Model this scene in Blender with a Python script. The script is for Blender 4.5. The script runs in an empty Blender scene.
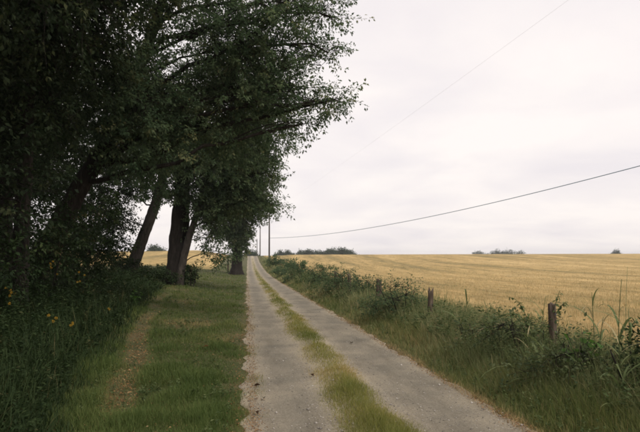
import bpy, math
import numpy as np
R = math.radians
scene = bpy.context.scene
COL = scene.collection

# ------------------------------------------------------------------ camera
CAM_H = 1.6
cd = bpy.data.cameras.new('camera'); cam = bpy.data.objects.new('camera', cd); COL.objects.link(cam)
cd.sensor_width = 36.0; cd.lens = 36.0 * 580 / 640; cd.clip_start = 0.05; cd.clip_end = 9000
cam.location = (0, 0, CAM_H)
cam.rotation_euler = (R(90 + 4.54), R(0.25), R(-7.17))
scene.camera = cam

# ------------------------------------------------------------------ overcast sky and soft sun
SUN_AZ, SUN_EL = R(138), R(52)          # azimuth from +Y, clockwise
w = bpy.data.worlds.new('World'); scene.world = w; w.use_nodes = True
nt = w.node_tree; nt.nodes.clear(); N = nt.nodes.new; L = nt.links.new
out = N('ShaderNodeOutputWorld')
sky = N('ShaderNodeTexSky'); sky.sky_type = 'NISHITA'; sky.sun_disc = False
sky.sun_elevation = SUN_EL; sky.sun_rotation = SUN_AZ; sky.dust_density = 3; sky.air_density = 1.2
bg1 = N('ShaderNodeBackground'); bg1.inputs[1].default_value = 0.09; L(sky.outputs[0], bg1.inputs[0])
tc = N('ShaderNodeTexCoord'); sep = N('ShaderNodeSeparateXYZ'); L(tc.outputs['Generated'], sep.inputs[0])
ab = N('ShaderNodeMath'); ab.operation = 'ABSOLUTE'; L(sep.outputs[2], ab.inputs[0])
ad = N('ShaderNodeMath'); ad.operation = 'ADD'; ad.inputs[1].default_value = 0.16; L(ab.outputs[0], ad.inputs[0])
dx = N('ShaderNodeMath'); dx.operation = 'DIVIDE'; L(sep.outputs[0], dx.inputs[0]); L(ad.outputs[0], dx.inputs[1])
dy = N('ShaderNodeMath'); dy.operation = 'DIVIDE'; L(sep.outputs[1], dy.inputs[0]); L(ad.outputs[0], dy.inputs[1])
cmb = N('ShaderNodeCombineXYZ'); L(dx.outputs[0], cmb.inputs[0]); L(dy.outputs[0], cmb.inputs[1])
nz = N('ShaderNodeTexNoise'); nz.inputs['Scale'].default_value = 1.3; nz.inputs['Detail'].default_value = 5
nz.inputs['Roughness'].default_value = 0.5; nz.inputs['Distortion'].default_value = 0.4; L(cmb.outputs[0], nz.inputs['Vector'])
cr = N('ShaderNodeValToRGB'); L(nz.outputs[0], cr.inputs[0])
cr.color_ramp.elements[0].position = 0.3; cr.color_ramp.elements[0].color = (0.84, 0.785, 0.80, 1)
cr.color_ramp.elements[1].position = 0.62; cr.color_ramp.elements[1].color = (0.985, 0.915, 0.88, 1)
bg2 = N('ShaderNodeBackground'); bg2.inputs[1].default_value = 0.845; L(cr.outputs[0], bg2.inputs[0])
mx = N('ShaderNodeMixShader'); mx.inputs[0].default_value = 0.93
L(bg1.outputs[0], mx.inputs[1]); L(bg2.outputs[0], mx.inputs[2]); L(mx.outputs[0], out.inputs[0])
sd = bpy.data.lights.new('sun', 'SUN'); sun = bpy.data.objects.new('sun', sd); COL.objects.link(sun)
sd.energy = 1.5; sd.angle = R(25); sd.color = (1.0, 0.95, 0.87)
sun.rotation_euler = (R(90) - SUN_EL, 0, R(180) - SUN_AZ)
scene.view_settings.view_transform = 'Standard'; scene.view_settings.look = 'None'
scene.view_settings.exposure = 0.4; scene.view_settings.gamma = 1.0
try:
    scene.view_settings.use_curve_mapping = False
except Exception:
    pass
scene.render.engine = 'CYCLES'
scene.cycles.filter_width = 1.9
scene.cycles.max_bounces = 6; scene.cycles.diffuse_bounces = 3; scene.cycles.transmission_bounces = 4
scene.cycles.caustics_reflective = False; scene.cycles.caustics_refractive = False

# ------------------------------------------------------------------ numeric helpers
def rng(s): return np.random.default_rng(s)
def sstep(a, b, x):
    t = np.clip((x - a) / (b - a), 0, 1); return t * t * (3 - 2 * t)
_h = rng(5)
_wv = [(_h.uniform(-1, 1, 2) * f, _h.uniform(0, 6.28)) for f in (0.35, 0.5, 0.8, 1.1, 1.7, 2.3)]
def lump(x, y):
    s = 0
    for k, ph in _wv: s = s + np.sin(k[0] * x + k[1] * y + ph)
    return s / 6
PT_Y = [-300, -40, 0, 55, 75, 90, 115, 137, 160, 176, 195, 240, 320, 500, 1000, 9000]
PT_Z = [-3, 0, 0, 0.0, .15, .42, 1.05, 1.8, 3.2, 3.55, 3.2, 1.8, 0, -2, -4, -4]
PR_Z = [-3, 0, 0, .05, .35, .7, 1.4, 2.2, 3.2, 3.7, 4.1, 4.5, 4.0, 0, -4, -4]
PL_Z = [-3, 0, 0, .25, .7, 1.2, 2.1, 3.1, 4.3, 4.9, 5.3, 5.2, 4.0, 0, -4, -4]
_yy = np.linspace(-300, 9000, 9301)
def _sm(z):
    v = np.interp(_yy, PT_Y, z); k = np.hanning(31); k /= k.sum()
    return np.convolve(np.pad(v, 15, mode='edge'), k, 'valid')
_T, _Rr, _Ll = _sm(PT_Z), _sm(PR_Z), _sm(PL_Z)
TRK = (0.05, 0.95, 1.60, 2.64)          # edges of the two wheel paths
def bend(y): return 0.0012 * np.clip(y - 60, 0, 120) ** 1.35 * 0.35      # the lane drifts a touch to the right far off
def gz(x, y):
    x = np.asarray(x, float); y = np.asarray(y, float)
    t, r, l = np.interp(y, _yy, _T), np.interp(y, _yy, _Rr), np.interp(y, _yy, _Ll)
    z = t + sstep(3.5, 16, x) * (r - t) + sstep(-4, -16, x) * (l - t)
    z = z + 0.30 * sstep(-1.0, -4.2, x) * (1 - sstep(-14, -30, x))
    z = z + 0.06 * np.exp(-((x - 1.27 - bend(y)) / 0.22) ** 2)
    z = z + 0.10 * sstep(2.7, 3.6, x) * (1 - sstep(5, 9, x))
    amp = 0.035 * (sstep(2.9, 4, x) + sstep(-.4, -1.6, x))
    return z + amp * lump(x, y) + 0.03 * sstep(-0.05, -0.5, x)

# ------------------------------------------------------------------ mesh helpers
def mesh_np(name, verts, faces, tint=None, smooth=False, mats=None):
    """faces: list of int arrays (n,k). tint: one float per vertex."""
    me = bpy.data.meshes.new(name)
    verts = np.asarray(verts, np.float32)
    me.vertices.add(len(verts)); me.vertices.foreach_set('co', verts.ravel())
    faces = [np.asarray(f, np.int32) for f in faces if len(f)]
    loops = np.concatenate([f.ravel() for f in faces])
    tot = np.concatenate([np.full(len(f), f.shape[1], np.int32) for f in faces])
    st = np.concatenate([[0], np.cumsum(tot)[:-1]]).astype(np.int32)
    me.loops.add(len(loops)); me.loops.foreach_set('vertex_index', loops)
    me.polygons.add(len(tot)); me.polygons.foreach_set('loop_start', st)
    if smooth: me.polygons.foreach_set('use_smooth', np.ones(len(tot), bool))
    if tint is not None:
        a = me.attributes.new('tint', 'FLOAT', 'POINT'); a.data.foreach_set('value', np.asarray(tint, np.float32))
    me.update(calc_edges=True); me.validate()
    for m in (mats or []): me.materials.append(m)
    return me
class Acc:
    def __init__(s): s.v, s.f, s.t, s.n = [], {}, [], 0
    def add(s, v, faces, tint=0.5):
        v = np.asarray(v, float).reshape(-1, 3)
        for f in faces:
            f = np.asarray(f)
            if len(f): s.f.setdefault(f.shape[1], []).append(f + s.n)
        s.v.append(v); s.t.append(np.broadcast_to(np.asarray(tint, float), (len(v),))); s.n += len(v)
    def mesh(s, name, mat, smooth=False):
        return mesh_np(name, np.concatenate(s.v), [np.concatenate(f) for f in s.f.values()], np.concatenate(s.t), smooth, [mat])
def link(name, me, parent=None, loc=None):
    o = bpy.data.objects.new(name, me); COL.objects.link(o)
    if parent is not None: o.parent = parent
    if loc is not None: o.location = loc
    return o
def tag(o, label=None, cat=None, group=None, kind=None):
    if label: o['label'] = label
    if cat: o['category'] = cat
    if group: o['group'] = group
    if kind: o['kind'] = kind
    return o
def empty(name, loc, label, cat, group=None):
    o = bpy.data.objects.new(name, None); COL.objects.link(o); o.location = loc; o.empty_display_size = .2
    return tag(o, label, cat, group)

def norm(v): return v / np.maximum(np.linalg.norm(v, axis=-1, keepdims=True), 1e-9)
def blades(p, h, wd, az, th0, curl, seg, tint, a=None, twist=None):
    """strap-like leaves: p (N,3) root, h length, wd width, az heading, th0 start angle off vertical, curl extra angle at tip"""
    a = a or Acc(); n = len(p); p = np.asarray(p, float)
    h, wd, az, th0, curl = [np.broadcast_to(np.asarray(q, float), (n,)) for q in (h, wd, az, th0, curl)]
    d = np.stack([np.sin(az), np.cos(az), np.zeros(n)], 1)
    sa = az + (0 if twist is None else twist)
    s = np.stack([np.cos(sa), -np.sin(sa), np.zeros(n)], 1)
    V = []; c = p.copy()
    for k in range(seg + 1):
        t = k / seg
        if k < seg:
            ww = (wd * (0.55 + 0.45 * min(1, t * 4)) * (1 - t) ** 0.65 / 2)[:, None]
            V += [c - s * ww, c + s * ww]
        else: V.append(c.copy())
        th = th0 + curl * ((k + .5) / seg)
        c = c + (h / seg)[:, None] * (d * np.sin(th)[:, None] + np.array([0, 0, 1.]) * np.cos(th)[:, None])
    m = 2 * seg + 1
    V = np.stack(V, 1).reshape(-1, 3); b = (np.arange(n) * m)[:, None]
    F = []
    if seg > 1: F.append(np.concatenate([b + np.array([[2*k, 2*k+1, 2*k+3, 2*k+2]]) for k in range(seg - 1)]))
    F.append(b + np.array([[2*seg-2, 2*seg-1, 2*seg]]))
    a.add(V, F, np.repeat(np.broadcast_to(tint, (n,)), m)); return a
def leaves(p, axis, nrm, ln, wd, tint, a=None, fold=0.18):
    """pointed folded leaves, one quad each"""
    a = a or Acc(); n = len(p); axis = norm(axis); s = norm(np.cross(axis, nrm)); u = np.cross(s, axis)
    ln = np.broadcast_to(np.asarray(ln, float), (n,))[:, None]; wd = np.broadcast_to(np.asarray(wd, float), (n,))[:, None]
    m = p + axis * ln * 0.42 + u * wd * fold
    V = np.stack([p, m - s * wd / 2, p + axis * ln - u * ln * .08, m + s * wd / 2], 1).reshape(-1, 3)
    b = (np.arange(n) * 4)[:, None]
    a.add(V, [b + np.array([[0, 1, 2, 3]])], np.repeat(np.broadcast_to(tint, (n,)), 4)); return a
def tube(pts, rad, sides, a, tint=0.5, r=None, rough=0.0, cap=True, ridge=0):
    pts = np.asarray(pts, float); rad = np.broadcast_to(np.asarray(rad, float), (len(pts),)); n = len(pts)
    t = np.gradient(pts, axis=0); t = norm(t)
    ref = np.array([0.31, 0.95, 0.05]); 
    s = norm(np.cross(t, ref)); u = np.cross(s, t)
    an = np.arange(sides) * 2 * np.pi / sides
    rr = rad[:, None] * (1 + (rough * r.uniform(-1, 1, (n, sides)) if rough else 0)) * np.ones((n, sides))
    if ridge:       # furrows that wander slowly up the stem, lobed at the root
        w_ = np.cumsum(r.normal(0, .35, (n, sides)), 0); g_ = np.sin(w_ + r.uniform(0, 6.28, (1, sides))) * ridge
        hh = np.linspace(0, 1, n)[:, None]; ph = r.uniform(0, 6.28); lob = .16 * np.exp(-hh * 16) * np.sin(5 * an[None] + ph) + .05 * np.sin(3 * an[None] + ph + 4 * hh)
        rr = rr * (1 + g_ + lob)
    V = pts[:, None] + rr[..., None] * (np.cos(an)[None, :, None] * s[:, None] + np.sin(an)[None, :, None] * u[:, None])
    i = np.arange(n - 1)[:, None] * sides; j = np.arange(sides)[None]; k = (j + 1) % sides
    F = np.stack([i + j, i + k, i + sides + k, i + sides + j], -1).reshape(-1, 4)
    fs = [F]
    if cap: fs.append(np.array([[(n - 1) * sides + q for q in range(sides)]])); 
    a.add(V, fs, tint); return a
def bez(a, b, c, n):
    t = np.linspace(0, 1, n)[:, None]; a, b, c = map(lambda q: np.asarray(q, float), (a, b, c))
    return (1 - t) ** 2 * a + 2 * t * (1 - t) * b + t * t * c
def spline(P, n):
    P = np.asarray(P, float); t = np.linspace(0, 1, len(P)); q = np.linspace(0, 1, n)
    # smooth by two rounds of corner cutting
    for _ in range(2):
        Q = [P[0]]
        for i in range(len(P) - 1): Q += [.75 * P[i] + .25 * P[i+1], .25 * P[i] + .75 * P[i+1]]
        P = np.array(Q + [P[-1]])
    L_ = np.concatenate([[0], np.cumsum(np.linalg.norm(np.diff(P[:, :3], axis=0), axis=1))]); L_ /= L_[-1]
    return np.stack([np.interp(q, L_, P[:, k]) for k in range(P.shape[1])], 1)

# ------------------------------------------------------------------ materials
def new_mat(name):
    m = bpy.data.materials.new(name); m.use_nodes = True; t = m.node_tree; t.nodes.clear()
    return m, t, t.nodes.new, t.links.new
def ramp(N, stops):
    r = N('ShaderNodeValToRGB'); e = r.color_ramp.elements
    while len(e) < len(stops): e.new(0.5)
    for q, (p, c) in zip(e, stops): q.position = p; q.color = (*c, 1)
    return r
def leaf_mat(name, stops, trans=0.35, rough=0.7, spec=0.10):
    m, t, N, L = new_mat(name)
    o = N('ShaderNodeOutputMaterial'); at = N('ShaderNodeAttribute'); at.attribute_name = 'tint'
    rp = ramp(N, stops); L(at.outputs['Fac'], rp.inputs[0])
    b = N('ShaderNodeBsdfPrincipled'); b.inputs['Roughness'].default_value = rough; b.inputs['Specular IOR Level'].default_value = spec
    L(rp.outputs[0], b.inputs['Base Color'])
    tr = N('ShaderNodeBsdfTranslucent'); hs = N('ShaderNodeHueSaturation'); hs.inputs['Value'].default_value = 1.1; hs.inputs['Saturation'].default_value = 1.1
    L(rp.outputs[0], hs.inputs['Color']); L(hs.outputs[0], tr.inputs[0])
    mx = N('ShaderNodeMixShader'); mx.inputs[0].default_value = trans; L(b.outputs[0], mx.inputs[1]); L(tr.outputs[0], mx.inputs[2])
    L(mx.outputs[0], o.inputs[0]); return m
def noise_mat(name, stops, scale, detail=6, rough=0.9, bump=0.3, bscale=None, stretch=(1, 1, 1), dist=0.02):
    m, t, N, L = new_mat(name)
    o = N('ShaderNodeOutputMaterial'); b = N('ShaderNodeBsdfPrincipled'); b.inputs['Roughness'].default_value = rough
    b.inputs['Specular IOR Level'].default_value = 0.2
    tc = N('ShaderNodeTexCoord'); mp = N('ShaderNodeMapping'); mp.inputs['Scale'].default_value = stretch; L(tc.outputs['Object'], mp.inputs[0])
    nz = N('ShaderNodeTexNoise'); nz.inputs['Scale'].default_value = scale; nz.inputs['Detail'].default_value = detail; nz.inputs['Roughness'].default_value = .65
    L(mp.outputs[0], nz.inputs['Vector']); rp = ramp(N, stops); L(nz.outputs[0], rp.inputs[0]); L(rp.outputs[0], b.inputs['Base Color'])
    n2 = N('ShaderNodeTexNoise'); n2.inputs['Scale'].default_value = bscale or scale * 3; n2.inputs['Detail'].default_value = 4; L(mp.outputs[0], n2.inputs['Vector'])
    bp = N('ShaderNodeBump'); bp.inputs['Strength'].default_value = bump; bp.inputs['Distance'].default_value = dist
    L(n2.outputs[0], bp.inputs['Height']); L(bp.outputs[0], b.inputs['Normal']); L(b.outputs[0], o.inputs[0]); return m

M = {}
M['leaf_shaded'] = leaf_mat('leaf_shaded', [(0, (.016, .026, .013)), (.5, (.028, .042, .020)), (.85, (.046, .062, .029)), (1, (.07, .08, .035))], .35)  # canopy shade and vignette of the left belt put into the leaf colour
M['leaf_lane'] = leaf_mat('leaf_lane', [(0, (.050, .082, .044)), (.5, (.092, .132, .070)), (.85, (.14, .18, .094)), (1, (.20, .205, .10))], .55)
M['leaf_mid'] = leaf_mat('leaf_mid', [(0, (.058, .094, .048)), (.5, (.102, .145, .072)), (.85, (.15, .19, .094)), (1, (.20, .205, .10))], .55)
M['leaf_far'] = leaf_mat('leaf_far', [(0, (.032, .058, .034)), (.6, (.055, .085, .046)), (1, (.09, .12, .06))])
M['grass'] = leaf_mat('grass', [(0, (.062, .098, .026)), (.35, (.110, .146, .043)), (.6, (.185, .20, .068)), (.8, (.30, .25, .11)), (1, (.40, .29, .145))], .3)
M['strip'] = leaf_mat('strip', [(0, (.13, .15, .038)), (.35, (.24, .235, .068)), (.65, (.35, .28, .10)), (.85, (.42, .30, .14)), (1, (.48, .37, .21))], .35)
M['tallgrass'] = leaf_mat('tallgrass', [(0, (.095, .125, .048)), (.4, (.155, .185, .075)), (.7, (.235, .245, .115)), (.88, (.35, .30, .16)), (1, (.44, .34, .20))], .3)
M['weed'] = leaf_mat('weed', [(0, (.052, .078, .030)), (.5, (.098, .132, .052)), (.85, (.165, .19, .08)), (1, (.27, .23, .115))], .32)
M['hedge'] = leaf_mat('hedge', [(0, (.048, .068, .032)), (.5, (.088, .112, .052)), (.85, (.14, .16, .075)), (1, (.24, .20, .105))], .35)
M['bright'] = leaf_mat('bright', [(0, (.05, .11, .024)), (1, (.10, .185, .045))], .35)
M['under'] = leaf_mat('under', [(0, (.014, .026, .010)), (.5, (.030, .050, .018)), (.9, (.058, .080, .030)), (1, (.13, .11, .05))], .25)  # undergrowth colour lowered to carry canopy shade and lens vignette
M['straw'] = leaf_mat('straw', [(0, (.22, .165, .08)), (.5, (.43, .31, .145)), (.85, (.55, .41, .22)), (1, (.16, .17, .07))], .2)
M['yellow'] = leaf_mat('yellow', [(0, (.30, .17, .02)), (1, (.55, .36, .06))], .3)
M['litter'] = leaf_mat('litter', [(0, (.10, .050, .024)), (.5, (.21, .108, .045)), (.8, (.29, .165, .072)), (1, (.36, .25, .13))], .1)
M['deadleaf'] = leaf_mat('deadleaf', [(0, (.035, .022, .013)), (1, (.09, .05, .028))], .1)
M['stone'] = leaf_mat('stone', [(0, (.13, .115, .10)), (.5, (.30, .27, .235)), (1, (.50, .46, .41))], 0, .9)
M['bark'] = noise_mat('bark', [(.3, (.011, .009, .007)), (.55, (.026, .021, .017)), (.8, (.060, .050, .041))], 5, bump=.9, bscale=9, stretch=(3, 3, .55), dist=.05)
M['bark_pale'] = noise_mat('bark_pale', [(.3, (.035, .030, .025)), (.55, (.075, .063, .052)), (.8, (.14, .12, .10))], 5, bump=.9, bscale=9, stretch=(3, 3, .5), dist=.05)
M['post'] = noise_mat('post', [(.28, (.022, .017, .013)), (.5, (.085, .062, .045)), (.75, (.20, .155, .12))], 7, bump=1, bscale=14, stretch=(4, 4, .5), dist=.012)
M['post_grey'] = noise_mat('post_grey', [(.28, (.05, .045, .042)), (.5, (.15, .13, .115)), (.75, (.30, .27, .24))], 7, bump=1, bscale=14, stretch=(4, 4, .5), dist=.012)
M['pole'] = noise_mat('pole', [(.3, (.04, .036, .034)), (.7, (.11, .10, .09))], 3, stretch=(4, 4, .3))
M['ceramic'] = noise_mat('ceramic', [(.3, (.10, .09, .085)), (.7, (.16, .15, .14))], 5, rough=.3, bump=0)
M['wire'] = noise_mat('wire', [(.3, (.35, .34, .34)), (.7, (.45, .44, .44))], 2, rough=.6, bump=0)
M['cable'] = noise_mat('cable', [(.3, (.014, .085, .13)), (.7, (.022, .11, .16))], 2, rough=.5, bump=0)  # blue-teal tint imitates lens colour fringing along the cable
M['soil'] = noise_mat('soil', [(.3, (.040, .046, .017)), (.5, (.072, .074, .028)), (.68, (.12, .088, .042)), (.85, (.18, .12, .06))], 1.6, detail=9, bump=.8, bscale=22, dist=.03)

# pale chip-and-gravel lane: worn darker middle, loose pale grit at the edges of each wheel path
def lane_material():
    m, t, N, L = new_mat('gravel'); o = N('ShaderNodeOutputMaterial'); b = N('ShaderNodeBsdfPrincipled')
    b.inputs['Roughness'].default_value = .95; b.inputs['Specular IOR Level'].default_value = .15
    tc = N('ShaderNodeTexCoord'); at = N('ShaderNodeAttribute'); at.attribute_name = 'tint'
    n1 = N('ShaderNodeTexNoise'); n1.inputs['Scale'].default_value = 1.1; n1.inputs['Detail'].default_value = 7; L(tc.outputs['Object'], n1.inputs['Vector'])
    n2 = N('ShaderNodeTexNoise'); n2.inputs['Scale'].default_value = 75; n2.inputs['Detail'].default_value = 5; n2.inputs['Roughness'].default_value = .8; L(tc.outputs['Object'], n2.inputs['Vector'])
    vo = N('ShaderNodeTexVoronoi'); vo.inputs['Scale'].default_value = 55; L(tc.outputs['Object'], vo.inputs['Vector'])
    s = N('ShaderNodeMath'); s.operation = 'MULTIPLY_ADD'; L(n1.outputs[0], s.inputs[0]); s.inputs[1].default_value = .75; L(at.outputs['Fac'], s.inputs[2])
    rp = ramp(N, [(.28, (.132, .122, .100)), (.55, (.222, .196, .152)), (.85, (.32, .277, .205)), (1, (.37, .31, .22))]); L(s.outputs[0], rp.inputs[0])
    r2 = ramp(N, [(.3, (.52, .50, .48)), (.5, (1, 1, 1)), (.72, (1.42, 1.4, 1.36))]); L(n2.outputs[0], r2.inputs[0])
    r3 = ramp(N, [(0, (.8, .78, .76)), (1, (1.2, 1.2, 1.2))]); L(vo.outputs['Color'], r3.inputs[0])
    m1 = N('ShaderNodeMix'); m1.data_type = 'RGBA'; m1.blend_type = 'MULTIPLY'; m1.inputs[0].default_value = 1; L(rp.outputs[0], m1.inputs[6]); L(r2.outputs[0], m1.inputs[7])
    m2 = N('ShaderNodeMix'); m2.data_type = 'RGBA'; m2.blend_type = 'MULTIPLY'; m2.inputs[0].default_value = .8; L(m1.outputs[2], m2.inputs[6]); L(r3.outputs[0], m2.inputs[7])
    ms = N('ShaderNodeMapping'); ms.inputs['Scale'].default_value = (2.6, .45, 1); L(tc.outputs['Object'], ms.inputs[0])
    n4 = N('ShaderNodeTexNoise'); n4.inputs['Scale'].default_value = 1.4; n4.inputs['Detail'].default_value = 8; n4.inputs['Roughness'].default_value = .7; L(ms.outputs[0], n4.inputs['Vector'])
    r4 = ramp(N, [(.34, (.86, .85, .83)), (.5, (1.06, 1.06, 1.05)), (.66, (1.2, 1.19, 1.16))]); L(n4.outputs[0], r4.inputs[0])
    m3 = N('ShaderNodeMix'); m3.data_type = 'RGBA'; m3.blend_type = 'MULTIPLY'; m3.inputs[0].default_value = 1; L(m2.outputs[2], m3.inputs[6]); L(r4.outputs[0], m3.inputs[7])
    L(m3.outputs[2], b.inputs['Base Color'])
    bp = N('ShaderNodeBump'); bp.inputs['Strength'].default_value = .7; bp.inputs['Distance'].default_value = .012
    L(n2.outputs[0], bp.inputs['Height']); L(bp.outputs[0], b.inputs['Normal']); L(b.outputs[0], o.inputs[0]); return m
M['gravel'] = lane_material()
# harvested field: straw with long swath lines running 3.5 degrees off the lane
SW = R(3.5)
def field_material():
    m, t, N, L = new_mat('stubble_soil'); o = N('ShaderNodeOutputMaterial'); b = N('ShaderNodeBsdfPrincipled')
    b.inputs['Roughness'].default_value = 1; b.inputs['Specular IOR Level'].default_value = .05
    tc = N('ShaderNodeTexCoord'); ro = N('ShaderNodeMapping'); ro.inputs['Rotation'].default_value = (0, 0, SW); L(tc.outputs['Object'], ro.inputs[0])
    def nz(sx, sy, det, ro_=.6):
        mp = N('ShaderNodeMapping'); mp.inputs['Scale'].default_value = (sx, sy, .2); L(ro.outputs[0], mp.inputs[0])
        n = N('ShaderNodeTexNoise'); n.inputs['Scale'].default_value = 1; n.inputs['Detail'].default_value = det; n.inputs['Roughness'].default_value = ro_
        L(mp.outputs[0], n.inputs['Vector']); return n
    a1, a2, a3 = nz(.22, .014, 4), nz(1.3, .22, 8, .78), nz(7, 7, 4, .8)
    r1 = ramp(N, [(.34, (.24, .19, .095)), (.43, (.32, .238, .112)), (.53, (.41, .295, .140)), (.66, (.50, .365, .185))]); L(a1.outputs[0], r1.inputs[0])
    r2 = ramp(N, [(.36, (.42, .46, .43)), (.47, (.86, .88, .86)), (.58, (1.1, 1.08, 1.04)), (.70, (1.34, 1.3, 1.24))]); L(a2.outputs[0], r2.inputs[0])
    r3 = ramp(N, [(.3, (.72, .7, .68)), (.7, (1.27, 1.27, 1.2))]); L(a3.outputs[0], r3.inputs[0])
    m1 = N('ShaderNodeMix'); m1.data_type = 'RGBA'; m1.blend_type = 'MULTIPLY'; m1.inputs[0].default_value = .9; L(r1.outputs[0], m1.inputs[6]); L(r2.outputs[0], m1.inputs[7])
    m2 = N('ShaderNodeMix'); m2.data_type = 'RGBA'; m2.blend_type = 'MULTIPLY'; m2.inputs[0].default_value = .9; L(m1.outputs[2], m2.inputs[6]); L(r3.outputs[0], m2.inputs[7])
    L(m2.outputs[2], b.inputs['Base Color'])
    bp = N('ShaderNodeBump'); bp.inputs['Strength'].default_value = .6; bp.inputs['Distance'].default_value = .05
    L(a3.outputs[0], bp.inputs['Height']); L(bp.outputs[0], b.inputs['Normal']); L(b.outputs[0], o.inputs[0]); return m
M['field'] = field_material()

# ------------------------------------------------------------------ the setting: ground, lane, fields
def lines(*segs):
    v = np.concatenate([np.arange(a, b - 1e-6, s) for a, b, s in segs]); return v
GX = lines((-6000, -1000, 500), (-1000, -200, 50), (-200, -40, 8), (-40, -10, 2), (-10, -4, .5), (-4, 6, .1), (6, 10, .5), (10, 40, 2), (40, 200, 8), (200, 1000, 50), (1000, 6001, 500))
GY = lines((-300, -20, 20), (-20, 0, 1), (0, 26, .2), (26, 60, .5), (60, 200, 1.5), (200, 400, 5), (400, 1000, 40), (1000, 8001, 500))
def sheet(name, xs, ys, dz, mat, kind='structure'):
    X, Y = np.meshgrid(xs, ys); Z = gz(X, Y) + dz
    nx, ny = len(xs), len(ys); i = np.arange(ny - 1)[:, None] * nx; j = np.arange(nx - 1)[None]
    F = np.stack([i + j, i + j + 1, i + nx + j + 1, i + nx + j], -1).reshape(-1, 4)
    o = link(name, mesh_np(name, np.stack([X, Y, Z], -1).reshape(-1, 3), [F], None, True, [mat])); return tag(o, kind=kind)
g = sheet('ground', GX, GY, 0.0, M['soil']); g['label'] = 'grassy earth under the verges and trees'
f = sheet('stubble_field', GX[GX >= 4.7], GY, 0.03, M['field']); f['label'] = 'golden harvested field beyond the fence on the right'
f = sheet('stubble_field', GX[GX <= -5], GY[GY >= 82], 0.03, M['field']); f['label'] = 'golden field glimpsed behind the tree trunks'

def lane():
    ys = np.concatenate([np.arange(-20, 40, .09), np.arange(40, 300, .5)])
    def wob(s_):
        q = rng(s_); v = 0
        for fq, am in ((.35, .03), (1.1, .025), (2.7, .03), (6.1, .025), (11., .018)): v = v + am * np.sin(fq * ys + q.uniform(0, 6.28) + .7 * np.sin(.31 * fq * ys))
        return v
    u = np.concatenate([[0, .01, .03], np.linspace(.06, .94, 34), [.97, .99, 1]]); e0, e1 = TRK[0] - .05 + 1.15 * wob(11), TRK[3] + .05 + wob(12)
    X0 = e0[:, None] * (1 - u) + e1[:, None] * u; X = X0 + bend(ys)[:, None]; Y = np.repeat(ys[:, None], len(u), 1)
    Z = gz(X, Y) + 0.016 - .012 * ((u < .005) | (u > .995))
    c = np.where(X0 < 1.27, (X0 - .50) / .46, (X0 - 2.12) / .56); T = .06 + .32 * np.clip(np.abs(c), 0, 1.1) ** 2.2
    nx, ny = len(u), len(ys); i = np.arange(ny - 1)[:, None] * nx; j = np.arange(nx - 1)[None]
    F = np.stack([i + j, i + j + 1, i + nx + j + 1, i + nx + j], -1).reshape(-1, 4)
    o = link('gravel_track', mesh_np('gravel_track', np.stack([X, Y, Z], -1).reshape(-1, 3), [F], T.ravel(), True, [M['gravel']]))
    tag(o, 'pale gravel lane with two worn wheel paths', kind='structure')
lane()

# ------------------------------------------------------------------ grass, litter, stubble (stuff)
def scat(r, n, x0, x1, y0, y1, p=2.0):
    """points thinning out with distance as 1/y^p"""
    u = r.uniform(0, 1, n); k = 1 - p
    y = (y0 ** k + u * (y1 ** k - y0 ** k)) ** (1 / k)
    lo = x0(y) if callable(x0) else x0; hi = x1(y) if callable(x1) else x1
    return lo + (hi - lo) * r.uniform(0, 1, n), y
def P3(x, y, dz=-0.01): return np.stack([x, y, gz(x, y) + dz], 1)
def weed_edge(y): return -np.interp(y, [0, 4.8, 6, 9.2, 20, 34, 60, 100], [1.2, 1.5, 1.75, 2.2, 3.3, 4.4, 5.5, 7])
def dry(x, y):      # shaped dry patches in the turf
    return sstep(.28, .62, lump(x * 1.9 + 3.1, y * 1.1) + .25 * lump(x * 5, y * 4)) 
def grass_patch(name, label, n, x0, x1, y0, y1, h, mat, tint_f, seed, wk=.0028, keep=None, seg=2, lean=.5):
    r = rng(seed); x, y = scat(r, n, x0, x1, y0, y1)
    x = x + bend(y)
    if keep is not None:
        k = keep(x, y, r); x, y = x[k], y[k]
    n = len(x); sc = np.clip(y / 7, 1, 12)
    hh = h(x, y, r) if callable(h) else r.uniform(h[0], h[1], n)
    a = blades(P3(x, y), hh, wk * sc * r.uniform(.7, 1.4, n) * 1.6, r.uniform(0, 6.28, n), r.uniform(0, lean, n), r.uniform(.2, 1.3, n), seg, np.clip(tint_f(x, y, r), 0, 1))
    o = link(name, a.mesh(name, M[mat])); return tag(o, label, 'grass', kind='stuff')
def worn(x, y):      # worn earth strip where the mown verge meets the undergrowth
    return sstep(.27, .06, np.abs(x - weed_edge(y) - .36 + .22 * lump(x * .4, y * 1.1))) * sstep(-.42, .22, lump(x * 1.1 + 4, y * 1.3)) * sstep(40, 16, y)
grass_patch('verge_grass', 'short mown green grass verge left of the lane', 280000, lambda y: weed_edge(y) - 1.0, lambda y: .24 + 0 * y, 3.2, 110,
            lambda x, y, r: r.uniform(.04, .13, len(x)) * (1 - .55 * sstep(-.5, 0, x)) * (1 - .45 * dry(x, y)) * (1 - .6 * worn(x, y)) * (1 + .8 * np.clip(lump(x * 5, y * 4) * 2.2, -.5, 1)), 'grass',
            lambda x, y, r: r.normal(.26, .14, len(x)) + .36 * dry(x, y) + .50 * sstep(-.22, .10, x) + .5 * worn(x, y) + .22 * lump(x * 1.3, y * 1.1) + .12 * lump(x * 5, y * 5), 101,
            keep=lambda x, y, r: r.uniform(0, 1, len(x)) > .30 * dry(x, y) +   .55 * sstep(.02, .27, x) + .70 * worn(x, y))
def strip_u(x, y): return np.abs((x - bend(y)) - 1.27 + .05 * lump(x, y * 2.5)) / (.40 + .08 * lump(x * 3 + 9, y * 2.2))
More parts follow.
